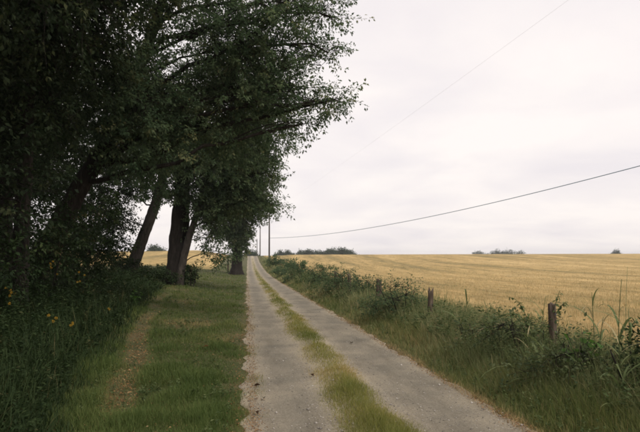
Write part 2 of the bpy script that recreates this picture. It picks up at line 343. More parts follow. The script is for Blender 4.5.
grass_patch('centre_grass', 'yellowing grass strip between the two wheel paths', 230000, .6, 1.86, 3.2, 150,
            lambda x, y, r: r.uniform(.03, .11, len(x)) * np.clip(1.25 - .75 * strip_u(x, y), .3, 1.2) * (1 + .6 * np.clip(lump(x * 4 + 1, y * 3.1), -.5, 1)), 'strip',
            lambda x, y, r: r.normal(.20, .14, len(x)) + .26 * strip_u(x, y) + .42 * lump(x * 2, y * 1.6) + .15 * lump(x * 6, y * 5), 102, wk=.0026,
            keep=lambda x, y, r: r.uniform(0, 1, len(x)) < np.clip((1.28 - strip_u(x, y)) * 1.6, 0, 1) ** 1.3 * (1 - .5 * (lump(x * 5 + 2, y * 3.7) > .36)))
grass_patch('verge_grass', 'green grass verge between lane and fence weeds', 90000, 2.55, 4.2, 3.2, 110,
            lambda x, y, r: r.uniform(.05, .17, len(x)) * (.5 + 1.6 * sstep(2.6, 3.4, x)) * (1 + .5 * lump(x * 3, y * 2)), 'grass',
            lambda x, y, r: r.normal(.57, .17, len(x)) + .3 * lump(x * 2, y * 1.4) + .5 * sstep(2.86, 2.56, x - bend(y) + .1 * lump(x * 4, y * 3)) + .1 * lump(x, y), 103,
            keep=lambda x, y, r: r.uniform(0, 1, len(x)) > .5 * sstep(2.75, 2.55, x - bend(y)))
def fence_h(x, y, r):
    return r.uniform(.25, .70, len(x)) * (.12 + .93 * sstep(2.75, 4.0, x + .25 * lump(x * 2 + 1, y * 1.6))) * (1 + .35 * sstep(20, 50, y)) * (1 + .35 * lump(x * 1.3, y * .9))
grass_patch('tall_roadside_grass', 'tall seeding grass growing along the fence line', 125000, 2.8, 5.3, 3.5, 150, fence_h, 'tallgrass',
            lambda x, y, r: r.normal(.55, .18, len(x)) + .28 * lump(x * .8, y * .5) + .3 * (r.uniform(0, 1, len(x)) > .86), 104, wk=.0034, seg=3, lean=.35,
            keep=lambda x, y, r: r.uniform(0, 1, len(x)) > .6 * sstep(10, 7, y) * sstep(3.3, 3.8, x) + .35 * (lump(x * 1.7 + 5, y * .8) > .25))
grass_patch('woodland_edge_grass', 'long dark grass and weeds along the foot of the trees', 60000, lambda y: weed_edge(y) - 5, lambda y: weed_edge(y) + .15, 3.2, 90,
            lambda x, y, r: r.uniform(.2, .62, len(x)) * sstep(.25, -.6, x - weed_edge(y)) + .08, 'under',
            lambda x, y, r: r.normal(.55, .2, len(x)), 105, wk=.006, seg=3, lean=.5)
# leafy weeds standing in the hedge line and under the trees
def leafy_weeds(name, label, n, x0, x1, y0, y1, hf, nl, lsz, mat, seed, keep=None):
    r = rng(seed); x, y = scat(r, n, x0, x1, y0, y1, 1.6)
    if keep is not None: k = keep(x, y, r); x, y = x[k], y[k]
    n = len(x); sc = np.clip(y / 9, 1, 6); h = hf(x, y, r)
    az = r.uniform(0, 6.28, n); ln = r.uniform(0, .35, n); tt = np.clip(r.normal(.45, .2, n) + .2 * lump(x * .9, y * .9), 0, 1)
    a = blades(P3(x, y), h, .006 * sc, az, ln * .3, ln, 3, tt * .8)
    t = r.uniform(.15, 1.0, (n, nl)) ** .8
    d = np.stack([np.sin(az), np.cos(az), 0 * az], 1)
    c = P3(x, y)[:, None] + d[:, None] * (t ** 1.6 * (h * np.sin(ln) * .7)[:, None])[..., None] + np.array([0, 0, 1.]) * (t * (h * np.cos(ln * .6))[:, None])[..., None]
    b = r.uniform(0, 6.28, (n, nl)); ax = np.stack([np.sin(b), np.cos(b), r.uniform(-.3, .7, (n, nl))], -1)
    nr = np.stack([r.normal(0, .35, (n, nl)), r.normal(0, .35, (n, nl)), np.ones((n, nl))], -1)
    sz = lsz * r.uniform(.6, 1.3, (n, nl)) * sc[:, None] ** .7 * (1.15 - .5 * t)
    leaves(c.reshape(-1, 3), ax.reshape(-1, 3), nr.reshape(-1, 3), sz.ravel(), sz.ravel() * .42, np.clip(np.repeat(tt, nl) + r.normal(0, .13, n * nl), 0, 1), a)
    return tag(link(name, a.mesh(name, M[mat])), label, 'weeds', kind='stuff')
leafy_weeds('roadside_weeds', 'leafy green weeds massed along the field fence', 2900, 3.35, 4.9, 4.2, 130,
            lambda x, y, r: r.uniform(.30, .85, len(x)) * (.5 + .32 * sstep(3.4, 4.0, x)) * (1 + .30 * sstep(18, 45, y)) * (1 + .45 * lump(x * .7 + 2, y * .6)), 16, .075, 'weed', 201)
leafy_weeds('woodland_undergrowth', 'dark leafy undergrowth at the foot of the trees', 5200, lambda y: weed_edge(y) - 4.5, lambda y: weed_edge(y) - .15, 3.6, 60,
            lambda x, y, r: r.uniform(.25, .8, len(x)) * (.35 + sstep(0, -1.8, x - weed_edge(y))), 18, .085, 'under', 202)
leafy_weeds('verge_weeds', 'low broad-leaved weeds dotted through the left verge', 900, lambda y: weed_edge(y) + .1, -.15, 3.6, 40, lambda x, y, r: r.uniform(.04, .13, len(x)), 9, .055, 'weed', 203, keep=lambda x, y, r: lump(x * 2.3 + 7, y * 1.9) > .1)
leafy_weeds('verge_weeds', 'low broad-leaved weeds dotted through the right verge', 700, 2.8, 3.5, 3.6, 40, lambda x, y, r: r.uniform(.05, .22, len(x)), 10, .05, 'weed', 204, keep=lambda x, y, r: lump(x * 2.1 + 3, y * 1.7) > 0)
# fallen leaves strewn in the verge, straw-coloured along the lane edges
def litter(name, label, n, fx, y0, y1, mat, seed, keep, size):
    r = rng(seed); x, y = fx(r, n)
    k = keep(x, y, r); x, y = x[k], y[k]; n = len(x)
    b = r.uniform(0, 6.28, n); ax = np.stack([np.sin(b), np.cos(b), r.normal(0, .2, n)], 1); nr = np.stack([r.normal(0, .4, n), r.normal(0, .4, n), np.ones(n)], 1)
    sz = size * r.uniform(.6, 1.4, n) * np.clip(y / 7, 1, 6) ** .6
    a = leaves(P3(x, y, .03 if mat == 'litter' else .022), ax, nr, sz, sz * .55, r.uniform(0, 1, n))
    return tag(link(name, a.mesh(name, M[mat])), label, 'leaves', kind='stuff')
litter('leaf_litter', 'rusty fallen leaves scattered in the left verge', 60000, lambda r, n: scat(r, n, lambda y: weed_edge(y) - .8, -.05, 3.4, 60), 0, 0, 'litter', 301,
       lambda x, y, r: r.uniform(0, 1, len(x)) < .03 + .6 * worn(x, y) + .30 * dry(x, y) + .25 * sstep(-.25, -.03, x), .024)
litter('leaf_litter', 'dry leaf crumbs along the lane edges', 9000, lambda r, n: (lambda xy: (np.where(r.uniform(0, 1, n) < .5, .07, 2.62) + r.normal(0, .055, n), xy[1]))(scat(r, n, 0, 1, 3.4, 50)), 0, 0, 'litter', 302,
       lambda x, y, r: r.uniform(0, 1, len(x)) < .8, .019)
# loose grit on the lane
def grit():
    r = rng(303); n = 9000; x, y = scat(r, n, -.02, 2.68, 3.2, 22); s = r.uniform(.004, .011, n) * (1 + 1.2 * (r.uniform(0, 1, n) > .96))
    c = np.stack([x, y, gz(x, y) + .016 + s * .25], 1)
    k = r.uniform(0, 1, n) < .25 + .75 * np.minimum(np.abs(x - .43), np.abs(x - 2.1)) / .5; c, s = c[k], s[k]; n = len(c)
    o8 = np.array([[1, 0, 0], [0, 1, 0], [-1, 0, 0], [0, -1, 0], [0, 0, .8], [0, 0, -.8]], float)
    V = c[:, None] + o8[None] * s[:, None, None] * r.uniform(.6, 1.2, (n, 6, 1)); b = (np.arange(n) * 6)[:, None]
    F = np.concatenate([b + np.array([q]) for q in ([0, 1, 4], [1, 2, 4], [2, 3, 4], [3, 0, 4], [1, 0, 5], [2, 1, 5], [3, 2, 5], [0, 3, 5])])
    a = Acc(); a.add(V, [F], np.repeat(r.uniform(0, 1, n), 6))
    tag(link('loose_gravel', a.mesh('loose_gravel', M['stone'])), 'loose gravel scattered over the lane', 'gravel', kind='stuff')
grit()
# cut stalks in drill rows
def stubble():
    r = rng(304); n = 170000
    x, y = scat(r, n, 4.9, lambda y: np.maximum(9, .95 * y + 6), 6.5, 150, 1.75)
    u = x * math.cos(SW) - y * math.sin(SW); v = x * math.sin(SW) + y * math.cos(SW)
    u = np.where(y < 30, np.round(u / .18) * .18 + r.normal(0, .025, n), u)
    x = u * math.cos(SW) + v * math.sin(SW); y = -u * math.sin(SW) + v * math.cos(SW)
    k = (x > 4.8) & (y > 5); x, y, u, v = x[k], y[k], u[k], v[k]; n = len(x); sc = np.clip(y / 9, 1, 14)
    band = lump(u * 1.1, v * .02 + 4)
    a = blades(P3(x, y, .02), r.uniform(.06, .17, n) * (1 + .25 * band), .0062 * sc * r.uniform(.6, 1.5, n), r.uniform(0, 6.28, n), r.uniform(0, .6, n), r.uniform(0, .5, n), 1,
               np.clip(r.normal(.5, .26, n) + .3 * band + .5 * (r.uniform(0, 1, n) > .86 + .1 * band), 0, 1))
    # lodged straw lying between the rows
    m = 60000; x, y = scat(r, m, 4.9, lambda y: np.maximum(9, .95 * y + 6), 6.5, 110, 1.75); sc = np.clip(y / 9, 1, 10)
    blades(P3(x, y, .06), r.uniform(.12, .35, m) * sc ** .4, .004 * sc, r.normal(SW, .6, m) + np.pi * (r.uniform(0, 1, m) > .5), r.uniform(1.2, 1.6, m), r.uniform(0, .2, m), 1, np.clip(r.normal(.6, .18, m), 0, .9), a)
    # green regrowth in patches, thickest by the fence
    m = 60000; x, y = scat(r, m, 4.8, lambda y: np.maximum(9, .6 * y + 4), 6, 90, 1.75); k = r.uniform(0, 1, m) < sstep(.05, .5, lump(x * .8 + 11, y * .22)) * (.25 + .75 * sstep(9, 5, x)); x, y = x[k], y[k]; m = len(x); sc = np.clip(y / 9, 1, 10)
    g_ = blades(P3(x, y, .02), r.uniform(.08, .24, m), .005 * sc, r.uniform(0, 6.28, m), r.uniform(0, .6, m), r.uniform(.2, 1, m), 2, np.clip(r.normal(.45, .2, m), 0, 1))
    tag(link('field_weeds', g_.mesh('field_weeds', M['tallgrass'])), 'patchy green regrowth among the stubble', 'weeds', kind='stuff')
    tag(link('stubble', a.mesh('stubble', M['straw'])), 'cut straw stubble standing in drill rows', 'stubble', kind='stuff')
stubble()

# ------------------------------------------------------------------ trees
def ellip(r, n, c, rad, shell=.45):
    d = norm(r.normal(0, 1, (n, 3))); q = r.uniform(0, 1, n) ** shell
    return np.asarray(c) + d * q[:, None] * np.asarray(rad), d
def tree(name, label, cat, base, stems, blobs, lsize, per, mat, seed, bark='bark', group=None, sides=9, twig_r=.006, spread=.34, droop=.25, pale=()):
    """base world point; stems: lists of (x,y,z,r) relative to base; blobs: (cx,cy,cz, rx,ry,rz, clusters[, leaf factor]) relative to base"""
    r = rng(seed); base = np.array([base[0], base[1], float(gz(base[0], base[1]))])
    root = empty(name, base, label, cat, group)
    SP = []
    for si, s in enumerate(stems):
        q = spline(s, 26 if s[-1][2] > 3 else 8); n = len(q)
        q[1:, :2] += (np.cumsum(r.normal(0, .03, (n - 1, 2)), 0) * min(1, s[-1][2] / 8))
        flare = 1 + .55 * np.exp(-np.maximum(q[:, 2], 0) / .35) if s[0][3] > .08 else 1
        q[:, 3] = q[:, 3] * flare; SP.append(q)
    # bark of the stems
    for si, q in enumerate(SP):
        a = Acc(); P = q[:, :3].copy(); P[0, 2] -= .15
        if sides > 6: P = spline(np.concatenate([P, q[:, 3:]], 1), 60); q = P; P = P[:, :3]
        tube(P, q[:, 3], sides if sides < 7 else 26, a, .5, r, .05, ridge=.11 if sides > 6 else 0)
        o = link('trunk' if len(SP) == 1 or s[-1][2] > 3 else 'stem', a.mesh('trunk', M['bark_pale' if si in pale else bark], True), root)
    a = Acc(); lf = Acc(); allS = np.concatenate(SP)
    for bl in blobs:
        c = np.array(bl[:3], float); rad = np.array(bl[3:6], float); ncl = int(bl[6]); lfac = bl[7] if len(bl) > 7 else 1.0
        hd = np.hypot(allS[:, 0] - c[0], allS[:, 1] - c[1])
        want = np.clip(c[2] - .30 * hd, .2, None); cost = np.abs(allS[:, 2] - want) + .35 * hd + 2.5 * (allS[:, 2] > c[2] + .2)
        k = int(np.argmin(cost)); s0 = allS[k, :3]; r0 = min(allS[k, 3] * .5, min(.0105 * np.linalg.norm(c - s0) + .012, .085))
        d = c - s0; mid = s0 + d * .5 + np.array([0, 0, .12 * np.linalg.norm(d[:2])]) + r.normal(0, .08 * np.linalg.norm(d), 3)
        lp = bez(s0, mid, c, 10); lp[1:-1] += r.normal(0, .02 * np.linalg.norm(d), (8, 3)); lr = np.linspace(r0, r0 * .38, 10)
        tube(lp, lr, 6, a, .5)
        ns = max(3, int(round(ncl ** .5 * .75))); sc_, _ = ellip(r, ns, c, rad * .62, .6)
        for q in sc_:
            j = r.integers(5, 10); e = lp[j]; dd = q - e; tube(bez(e, e + dd * .5 + np.array([0, 0, .1]) * np.linalg.norm(dd) + r.normal(0, .08, 3), q, 6), np.linspace(lr[j] * .55, twig_r * 1.6, 6), 4, a, .5)
        cc, cdirs = ellip(r, ncl, c, rad)
        cc += r.normal(0, .15, cc.shape) * rad.mean() * .5
        near = np.argmin(((cc[:, None] - sc_[None]) ** 2).sum(-1), 1); src = sc_[near]
        # twigs, three sided
        dirs = norm(norm(cc - src) + .6 * cdirs + np.array([0, 0, -droop]) + r.normal(0, .25, cc.shape)); L_ = r.uniform(.6, 1.25, ncl) * spread * 2
        tip = cc + dirs * L_[:, None] * .8; m_ = .5 * (src + cc) + np.array([0, 0, .06]) + r.normal(0, .05, cc.shape)
        rings = []
        for p_, rr in ((src, twig_r * 1.5), (m_, twig_r * 1.15), (cc, twig_r * .85), (tip, twig_r * .3)):
            s_ = norm(np.cross(dirs, [0.2, .1, 1.])); u_ = np.cross(s_, dirs)
            rings.append(np.stack([p_ + rr * (s_ * math.cos(b) + u_ * math.sin(b)) for b in (0, 2.09, 4.19)], 1))
        V = np.stack(rings, 1).reshape(-1, 3); b0 = (np.arange(ncl) * 12)[:, None]
        F = np.concatenate([b0 + np.array([[3*k_+i, 3*k_+(i+1) % 3, 3*k_+3+(i+1) % 3, 3*k_+3+i]]) for k_ in range(3) for i in range(3)]); a.add(V, [F], .5)
        # leaves along the twig and its little side shoots
        m = max(3, int(per * lfac)); t = r.uniform(-.25, 1.05, (ncl, m))
        s_ = norm(np.cross(dirs, [0.2, .1, 1.])); u_ = np.cross(s_, dirs); an = r.uniform(0, 6.28, (ncl, m)); of = np.abs(r.normal(0, 1, (ncl, m))) * spread * .42 * (1.1 - .6 * np.clip(t, 0, 1))
        outd = np.cos(an)[..., None] * s_[:, None] + .7 * np.sin(an)[..., None] * u_[:, None]
        p = cc[:, None] + dirs[:, None] * (t * L_[:, None])[..., None] + outd * of[..., None]
        ax = .6 * dirs[:, None] + outd + r.normal(0, .35, p.shape) + np.array([0, 0, -droop * 1.4])
        nr = np.array([0, 0, 1.]) + r.normal(0, .45, p.shape)
        sz = lsize * r.uniform(.6, 1.25, (ncl, m))
        tn = np.clip(np.repeat(r.normal(.42, .24, ncl), m) + r.normal(0, .13, ncl * m), 0, 1)
        leaves(p.reshape(-1, 3), ax.reshape(-1, 3), nr.reshape(-1, 3), sz.ravel(), sz.ravel() * .56, tn, lf)
    link('branches', a.mesh('branches', M[bark]), root)
    tag(link('crown', lf.mesh('crown', M[mat]), root), kind='stuff')
    return root

BELT = 'trees lining the left side of the lane'
# near leaning tree whose limbs reach over the lane
tree('broadleaf_tree', 'large dark tree leaning right, its limbs reaching out over the lane', 'tree', (-6.15, 16.5),
     [[(0, 0, 0, .30), (.75, 0, 1.5, .26), (2.0, .1, 4.1, .22), (2.9, .2, 6.5, .17), (3.9, .3, 10, .10), (4.3, .3, 13, .04)],
      [(-.5, .4, 0, .22), (-.6, .4, 3, .18), (-1.0, .6, 7, .12), (-1.2, .6, 11, .04)]],
     [(3.5, -.7, 8.4, .9, .8, 1.2, 100), (5.9, 0, 7.5, 1.7, 2.0, 1.6, 400), (5.6, .5, 5.6, 1.7, 2.0, 1.3, 300), (3.1, -.3, 5.8, 1.7, 2.4, 1.3, 330), (5.0, 0, 10.6, 2.5, 3.0, 2.2, 420),
      (7.2, -.3, 8.3, 1.4, 1.7, 1.2, 90, .75), (7.3, 0, 6.3, 1.3, 1.4, .8, 80, .7), (8.7, 0, 6.0, .7, .9, .35, 24, .6), (8.6, .2, 8.6, .7, .9, .4, 24, .6), (8.5, 0, 7.4, .7, .9, .3, 18, .6), (8.8, 0, 9.6, .8, .9, .4, 22, .6), (8.0, .2, 7.4, 1.0, 1.2, .7, 30, .6), (8.15, -.2, 5.9, .95, 1.0, .35, 26, .6), (7.7, -.2, 5.2, .8, 1.0, .3, 26, .6), (7.9, .4, 9.0, 1.3, 1.4, .5, 40, .7), (7.6, .4, 10.2, 1.6, 1.6, .8, 80, .7),
      (1.0, -.5, 6.2, 2.4, 2.4, 1.8, 420), (-1.6, 0, 8.0, 2.8, 2.8, 2.6, 460), (.6, -.3, 9.4, 2.2, 2.8, 2.0, 380), (3.2, -.5, 4.6, 1.6, 1.8, 1.1, 170), (-1.2, -.8, 4.4, 2.0, 1.8, 1.3, 240)],
     .10, 40, 'leaf_lane', 1001, group=BELT, spread=.27)
# two-stemmed tree closest to the left frame edge
tree('broadleaf_tree', 'nearest dark tree at the left edge with two upright stems', 'tree', (-5.35, 12.6),
     [[(0, 0, 0, .21), (.05, 0, 3, .18), (-.1, 0, 6, .13), (-.2, 0, 10, .04)], [(.62, .3, 0, .17), (.75, .3, 3, .14), (.9, .2, 6, .10), (1.2, .2, 9, .04)]],
     [(.3, -1.0, 2.7, 1.2, .8, 1.2, 150), (-.2, -.4, 6.2, 2.2, 2.2, 1.7, 420), (1.5, -.4, 6.6, 1.8, 2.2, 1.6, 330), (.4, 0, 8.6, 2.8, 2.8, 1.9, 380), (-.6, -.8, 4.2, 1.5, 1.5, 1.0, 180), (2.2, -.8, 7.6, 1.4, 1.8, 1.0, 140), (1.0, .2, 4.6, 1.2, 1.4, .9, 90)],
     .11, 32, 'leaf_shaded', 1002, group=BELT)
# dark tree behind the pair
tree('broadleaf_tree', 'dark tree half hidden behind the nearest trunks on the left', 'tree', (-9.6, 23.0),
     [[(0, 0, 0, .32), (.2, 0, 4, .25), (.5, 0, 9, .14), (.6, 0, 13, .05)]],
     [(0, 0, 7, 3.4, 3.2, 2.2, 520), (.5, 0, 10.5, 3.6, 3.4, 2.5, 420), (-2.5, -.5, 5.6, 2.5, 2.4, 1.8, 300), (2.4, -.6, 6.2, 2.2, 2.2, 1.6, 300), (1.2, -1, 4.0, 1.8, 1.6, 1.1, 120), (-2, -1.5, 3.2, 2.2, 1.8, 1.4, 220)],
     .13, 30, 'leaf_shaded', 1003, group=BELT)
# slim leaning tree
tree('broadleaf_tree', 'slender tree with bare grey trunk leaning right, behind the thick double trunk', 'tree', (-7.9, 40),
     [[(0, 0, 0, .40), (.7, 0, 2.2, .36), (1.7, 0, 5.2, .31), (2.5, 0, 8.5, .22), (3.0, 0, 13, .06)]],
     [(2.2, 0, 10, 3.4, 3.4, 2.4, 420), (-.6, 0, 8.6, 2.8, 2.6, 2.0, 320), (1.6, -.3, 13.4, 3.0, 3.2, 2.2, 240), (-2.6, 0, 6.4, 2.4, 2.0, 1.6, 230), (-1.6, -.5, 4.6, 1.6, 1.2, 1.1, 110, .8), (-.3, -.8, 4.2, 1.1, 1.0, 1.6, 90, .75), (-1.6, -.6, 3.0, 1.6, 1.0, 1.3, 120), (.2, -.3, 6.6, 1.5, 1.2, .9, 90), (.2, -.5, 12, 3, 3, 2.4, 240)],
     .17, 28, 'leaf_shaded', 1004, bark='bark_pale', group=BELT)
# thick double trunk in the middle of the row
tree('broadleaf_tree', 'stout tree with thick dark double trunk and pale leaning stem by the verge', 'tree', (-4.15, 34),
     [[(0, 0, 0, .44), (.12, 0, 2.5, .38), (.45, 0, 5.2, .33), (.6, 0, 8, .22), (.7, 0, 13, .06)],
      [(.35, -.35, 0, .22), (.62, -.35, 1.6, .19), (1.35, -.3, 4.4, .16), (2.2, -.2, 7.2, .11), (2.8, 0, 10, .04)],
      [(.15, .5, 0, .30), (.55, .5, 2.5, .25), (.8, .4, 6, .16), (1.2, .3, 9, .05)]],
     [(3.2, 0, 7.2, 2.6, 2.6, 2.0, 480), (4.4, 0, 6.2, 1.7, 2.0, 1.4, 260), (1.6, -.4, 6.9, 2.2, 2.4, 1.5, 330), (-.9, -.3, 7.4, 2.4, 2.4, 1.7, 330), (2.6, 0, 10, 3.2, 3.6, 2.4, 460), (4.8, 0, 9.0, 2.2, 2.4, 1.9, 320), (3.0, 0, 13.0, 2.6, 3.0, 2.2, 280), (-.5, -.6, 5.3, 1.3, 1.0, .6, 70), (2.4, -.3, 4.5, 1.3, 1.2, .7, 110), (1.2, -.6, 5.2, 1.2, 1.0, .6, 70), (4.3, -.2, 4.9, 1.2, 1.2, .7, 70),
      (5.2, -.2, 11.6, 2.2, 2.4, 1.8, 260), (5.7, 0, 4.7, .8, 1.0, .5, 30, .7), (3.6, -.2, 4.9, 1.4, 1.4, .8, 110), (2.2, -.6, 2.9, 1.0, .9, 1.0, 60, .6), (2.0, -.5, 3.7, .9, .8, .8, 50, .6), (2.5, -.5, 1.7, .9, .7, .6, 34, .55), (1.6, -.5, 4.4, 1.0, .9, .6, 50, .7)],
     .15, 30, 'leaf_mid', 1005, group=BELT, pale=(1,))
# ivy-clad tree beside the lane
tree('broadleaf_tree', 'ivy-clad tree standing at the lane edge, farthest of the row', 'tree', (-1.25, 70),
     [[(0, 0, 0, .62), (0, 0, 3, .5), (.1, 0, 7, .36), (.1, 0, 12, .12)]],
     [(.3, 0, 3.9, .85, .8, 1.3, 110), (.35, 0, 5.2, 1.3, 1.2, 1.6, 190), (.2, 0, 8, 3.2, 3, 2.0, 380), (-2.4, 0, 8.2, 2.6, 2.6, 1.9, 260), (2.2, 0, 8.6, 2.2, 2.2, 1.7, 240), (.2, 0, 11.5, 3.8, 3.4, 2.4, 380), (-1.6, 0, 5.6, 1.5, 1.4, 1.0, 110), (-.3, 0, 14, 3.2, 3, 2, 240)],
     .26, 26, 'leaf_mid', 1006, group=BELT, spread=.5)
# background of the belt on the far left
tree('broadleaf_tree', 'dark tree deep in the belt behind the slender leaning trunk', 'tree', (-15.5, 38),
     [[(0, 0, 0, .35), (.2, 0, 4, .28), (.3, 0, 9, .15), (.3, 0, 13, .05)]],
     [(0, 0, 7, 4, 3.4, 2.5, 420), (.5, 0, 11, 4.2, 3.4, 2.8, 360), (-3, 0, 4.6, 3, 2.4, 2.2, 300), (3.4, -.4, 6.4, 2.4, 2.2, 1.6, 200)],
     .2, 26, 'leaf_shaded', 1007, group=BELT)
# tree added beside the photographer to darken the left corner, only boughs show
tree('broadleaf_tree', 'tree added beside the viewer for shade, only dark overhanging boughs in the top left corner', 'tree', (-6.2, 6.0),
     [[(0, 0, 0, .28), (.1, 0, 3, .23), (.2, 0, 7, .14), (.3, 0, 11, .05)]],
     [(1.6, .6, 6.4, 2.4, 2.6, 1.6, 420), (0, 0, 8.4, 3.2, 3.2, 2.2, 420), (-1.6, .5, 5.6, 2, 2.2, 1.6, 240), (2.0, 2.4, 5.9, 1.4, 1.8, .9, 170), (1.0, -3, 7, 2.8, 2.8, 2, 300)],
     .11, 30, 'leaf_shaded', 1008, group=BELT)

# shrubs below the trees
SH = 'understorey shrubs below the trees'
def shrub(label, base, h, wdt, ncl, lsize, mat, seed, group, per=22, cat='shrub', name='shrub'):
    r = rng(seed); st = []
    for k in range(4):
        b = r.uniform(0, 6.28); st.append([(.12 * math.sin(b), .12 * math.cos(b), 0, .022), (.3 * wdt * math.sin(b), .3 * wdt * math.cos(b), h * .5, .016), (.4 * wdt * math.sin(b), .4 * wdt * math.cos(b), h * .85, .006)])
    bl = [(r.uniform(-.3, .3) * wdt, r.uniform(-.25, .25) * wdt, h * z, wdt * .5 * q, wdt * .45 * q, h * .24, ncl * f) for z, q, f in ((.32, 1.0, .36), (.56, .95, .36), (.8, .7, .28))]
    return tree(name, label, cat, base, st, bl, lsize, per, mat, seed, group=group, sides=5, twig_r=.004, spread=.2, droop=.15)
for lab, b, h, wd, n, s in (
    ('dark shrub filling the gap under the two upright stems', (-5.0, 11.4), 2.2, 2.0, 190, .085),
    ('tall dark shrub at the foot of the leaning tree', (-5.1, 15.2), 2.7, 2.4, 240, .09),
    ('dark rounded shrub between leaning tree and slender grey trunk', (-5.6, 19.5), 3.0, 2.8, 260, .10),
    ('loose shrub with sky showing through, left of the slender trunk', (-7.2, 26), 4.6, 3.2, 340, .12),
    ('low shrub around the foot of the slender leaning trunk', (-8.2, 37.5), 1.7, 2.6, 150, .13),
    ('low bramble shrub around the foot of the thick double trunk', (-4.6, 33.2), .8, 1.7, 70, .12),
    ('small leafy shrub right of the thick double trunk', (-3.1, 33.6), 1.1, .8, 40, .12),
    ('big dark shrub at the left edge beneath the boughs', (-5.2, 8.6), 1.8, 2.0, 200, .085),
    ('dense dark shrub deep under the belt at far left', (-8.6, 17.5), 3.6, 3.4, 330, .10),
    ('tall dark thicket shrub behind the two upright stems', (-8.2, 13.5), 3.6, 3.0, 330, .095)):
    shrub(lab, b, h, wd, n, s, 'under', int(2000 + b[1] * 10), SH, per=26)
# bushy growth along the fence
HB = 'bushy weeds along the fence line'
for lab, b, h, wd, n, s in (('bushy weed with vignette-darkened leaves filling the bottom right corner', (4.0, 5.5), .72, 1.1, 110, .06), ('dark bushy weed below the bright broad-leaved plant', (3.85, 6.35), .55, .9, 80, .055),
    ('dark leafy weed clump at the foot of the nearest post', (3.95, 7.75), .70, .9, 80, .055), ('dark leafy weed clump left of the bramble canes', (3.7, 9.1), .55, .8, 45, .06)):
    shrub(lab, b, h, wd, n, s, 'hedge' if b[1] > 6 else 'under', int(2700 + b[1] * 10), HB, per=20)  # nearest clump takes the darkest leaves to imitate corner vignette
for lab, b, h, wd, n, s in (
    ('bushy green weed clump beside the crooked second post', (3.95, 14.5), .98, 1.5, 110, .06),
    ('dark leafy bush left of the short stub post', (4.05, 24.5), 1.15, 2.0, 120, .085),
    ('pale green bushy weed between stub post and dark bush', (4.2, 21.3), .95, 1.4, 80, .075),
    ('brownish bushy weed where the hedge line narrows', (4.1, 31), 1.25, 2.0, 100, .10),
    ('round bush on the far fence line below the utility pole', (4.3, 44), 1.5, 2.6, 110, .14),
    ('green bush on the fence line near the crest', (4.5, 58), 1.6, 3.0, 110, .18),
    ('pale bush crowning the verge at the top of the lane', (4.6, 88), 2.0, 4.0, 120, .25)):
    shrub(lab, b, h, wd, n, s, 'leaf_mid', int(2500 + b[1] * 10), HB, per=20)

# far trees on the skyline
FT = 'distant trees on the skyline'
def far_tree(label, x, y, h, wdt, seed, group=FT):
    r = rng(seed)
    bl = [(r.uniform(-.3, .3) * wdt, r.uniform(-.3, .3) * wdt, h * z, wdt * q * .5, wdt * q * .45, h * .24, 150) for z, q in ((.45, .9), (.62, 1.0), (.82, .65))] + [(s_ * wdt * .35, 0, h * .5, wdt * .3, wdt * .3, h * .2, 70) for s_ in (-1, 1)]
    tree('distant_tree', label, 'tree', (x, y), [[(0, 0, 0, .3), (0, 0, h * .5, .2), (0, 0, h * .85, .06)]], bl, .8, 12, 'leaf_far', seed, group=group, sides=5, twig_r=.02, spread=1.1)
def px2x(px, y): return (px - 247) / 580 * y        # lateral metres at a depth, from the survey of the photograph
for k, (px, y, top, wd, lab) in enumerate((
    (281, 430, 249.5, 5, 'smallest round tree at the left end of the skyline row'), (289, 430, 249, 6, 'small dark skyline tree second from the utility pole'),
    (303, 440, 248.5, 8, 'bluish skyline tree left of the tallest peak in the first clump'), (310, 420, 246.8, 8, 'peaked skyline tree, highest of the first clump'), (320, 430, 249, 8, 'low skyline tree closing the first clump on the right'),
    (327, 410, 247.5, 8, 'left tree of the second skyline clump'), (335, 400, 247, 9, 'dark green middle tree of the second skyline clump'), (344, 390, 245.6, 9, 'pale tallest tree of the second skyline clump'), (351, 400, 249.5, 8, 'low tree tapering off the second skyline clump'),
    (489, 640, 251.4, 16, 'left low tree of the far clump above the field'), (505, 640, 250.4, 22, 'middle tree of the far clump above the field'), (517, 640, 250.3, 22, 'broad right of centre tree of the far clump above the field'), (531, 650, 251.8, 16, 'lone low tree right of the far clump above the field'),
    (639, 560, 251.0, 9, 'distant tree cut by the right edge above the field'), (160, 330, 246.5, 7, 'distant bush seen between slender and double trunks'), (250, 300, 252.6, 6, 'distant tree at the end of the lane'))):
    zt = 1.6 + (262 - top) / 580 * y; x = px2x(px, y); far_tree(lab, x, y, max(3.5, (zt - float(gz(x, y))) * (.74 if k < 9 else .95)), wd, 3000 + k)

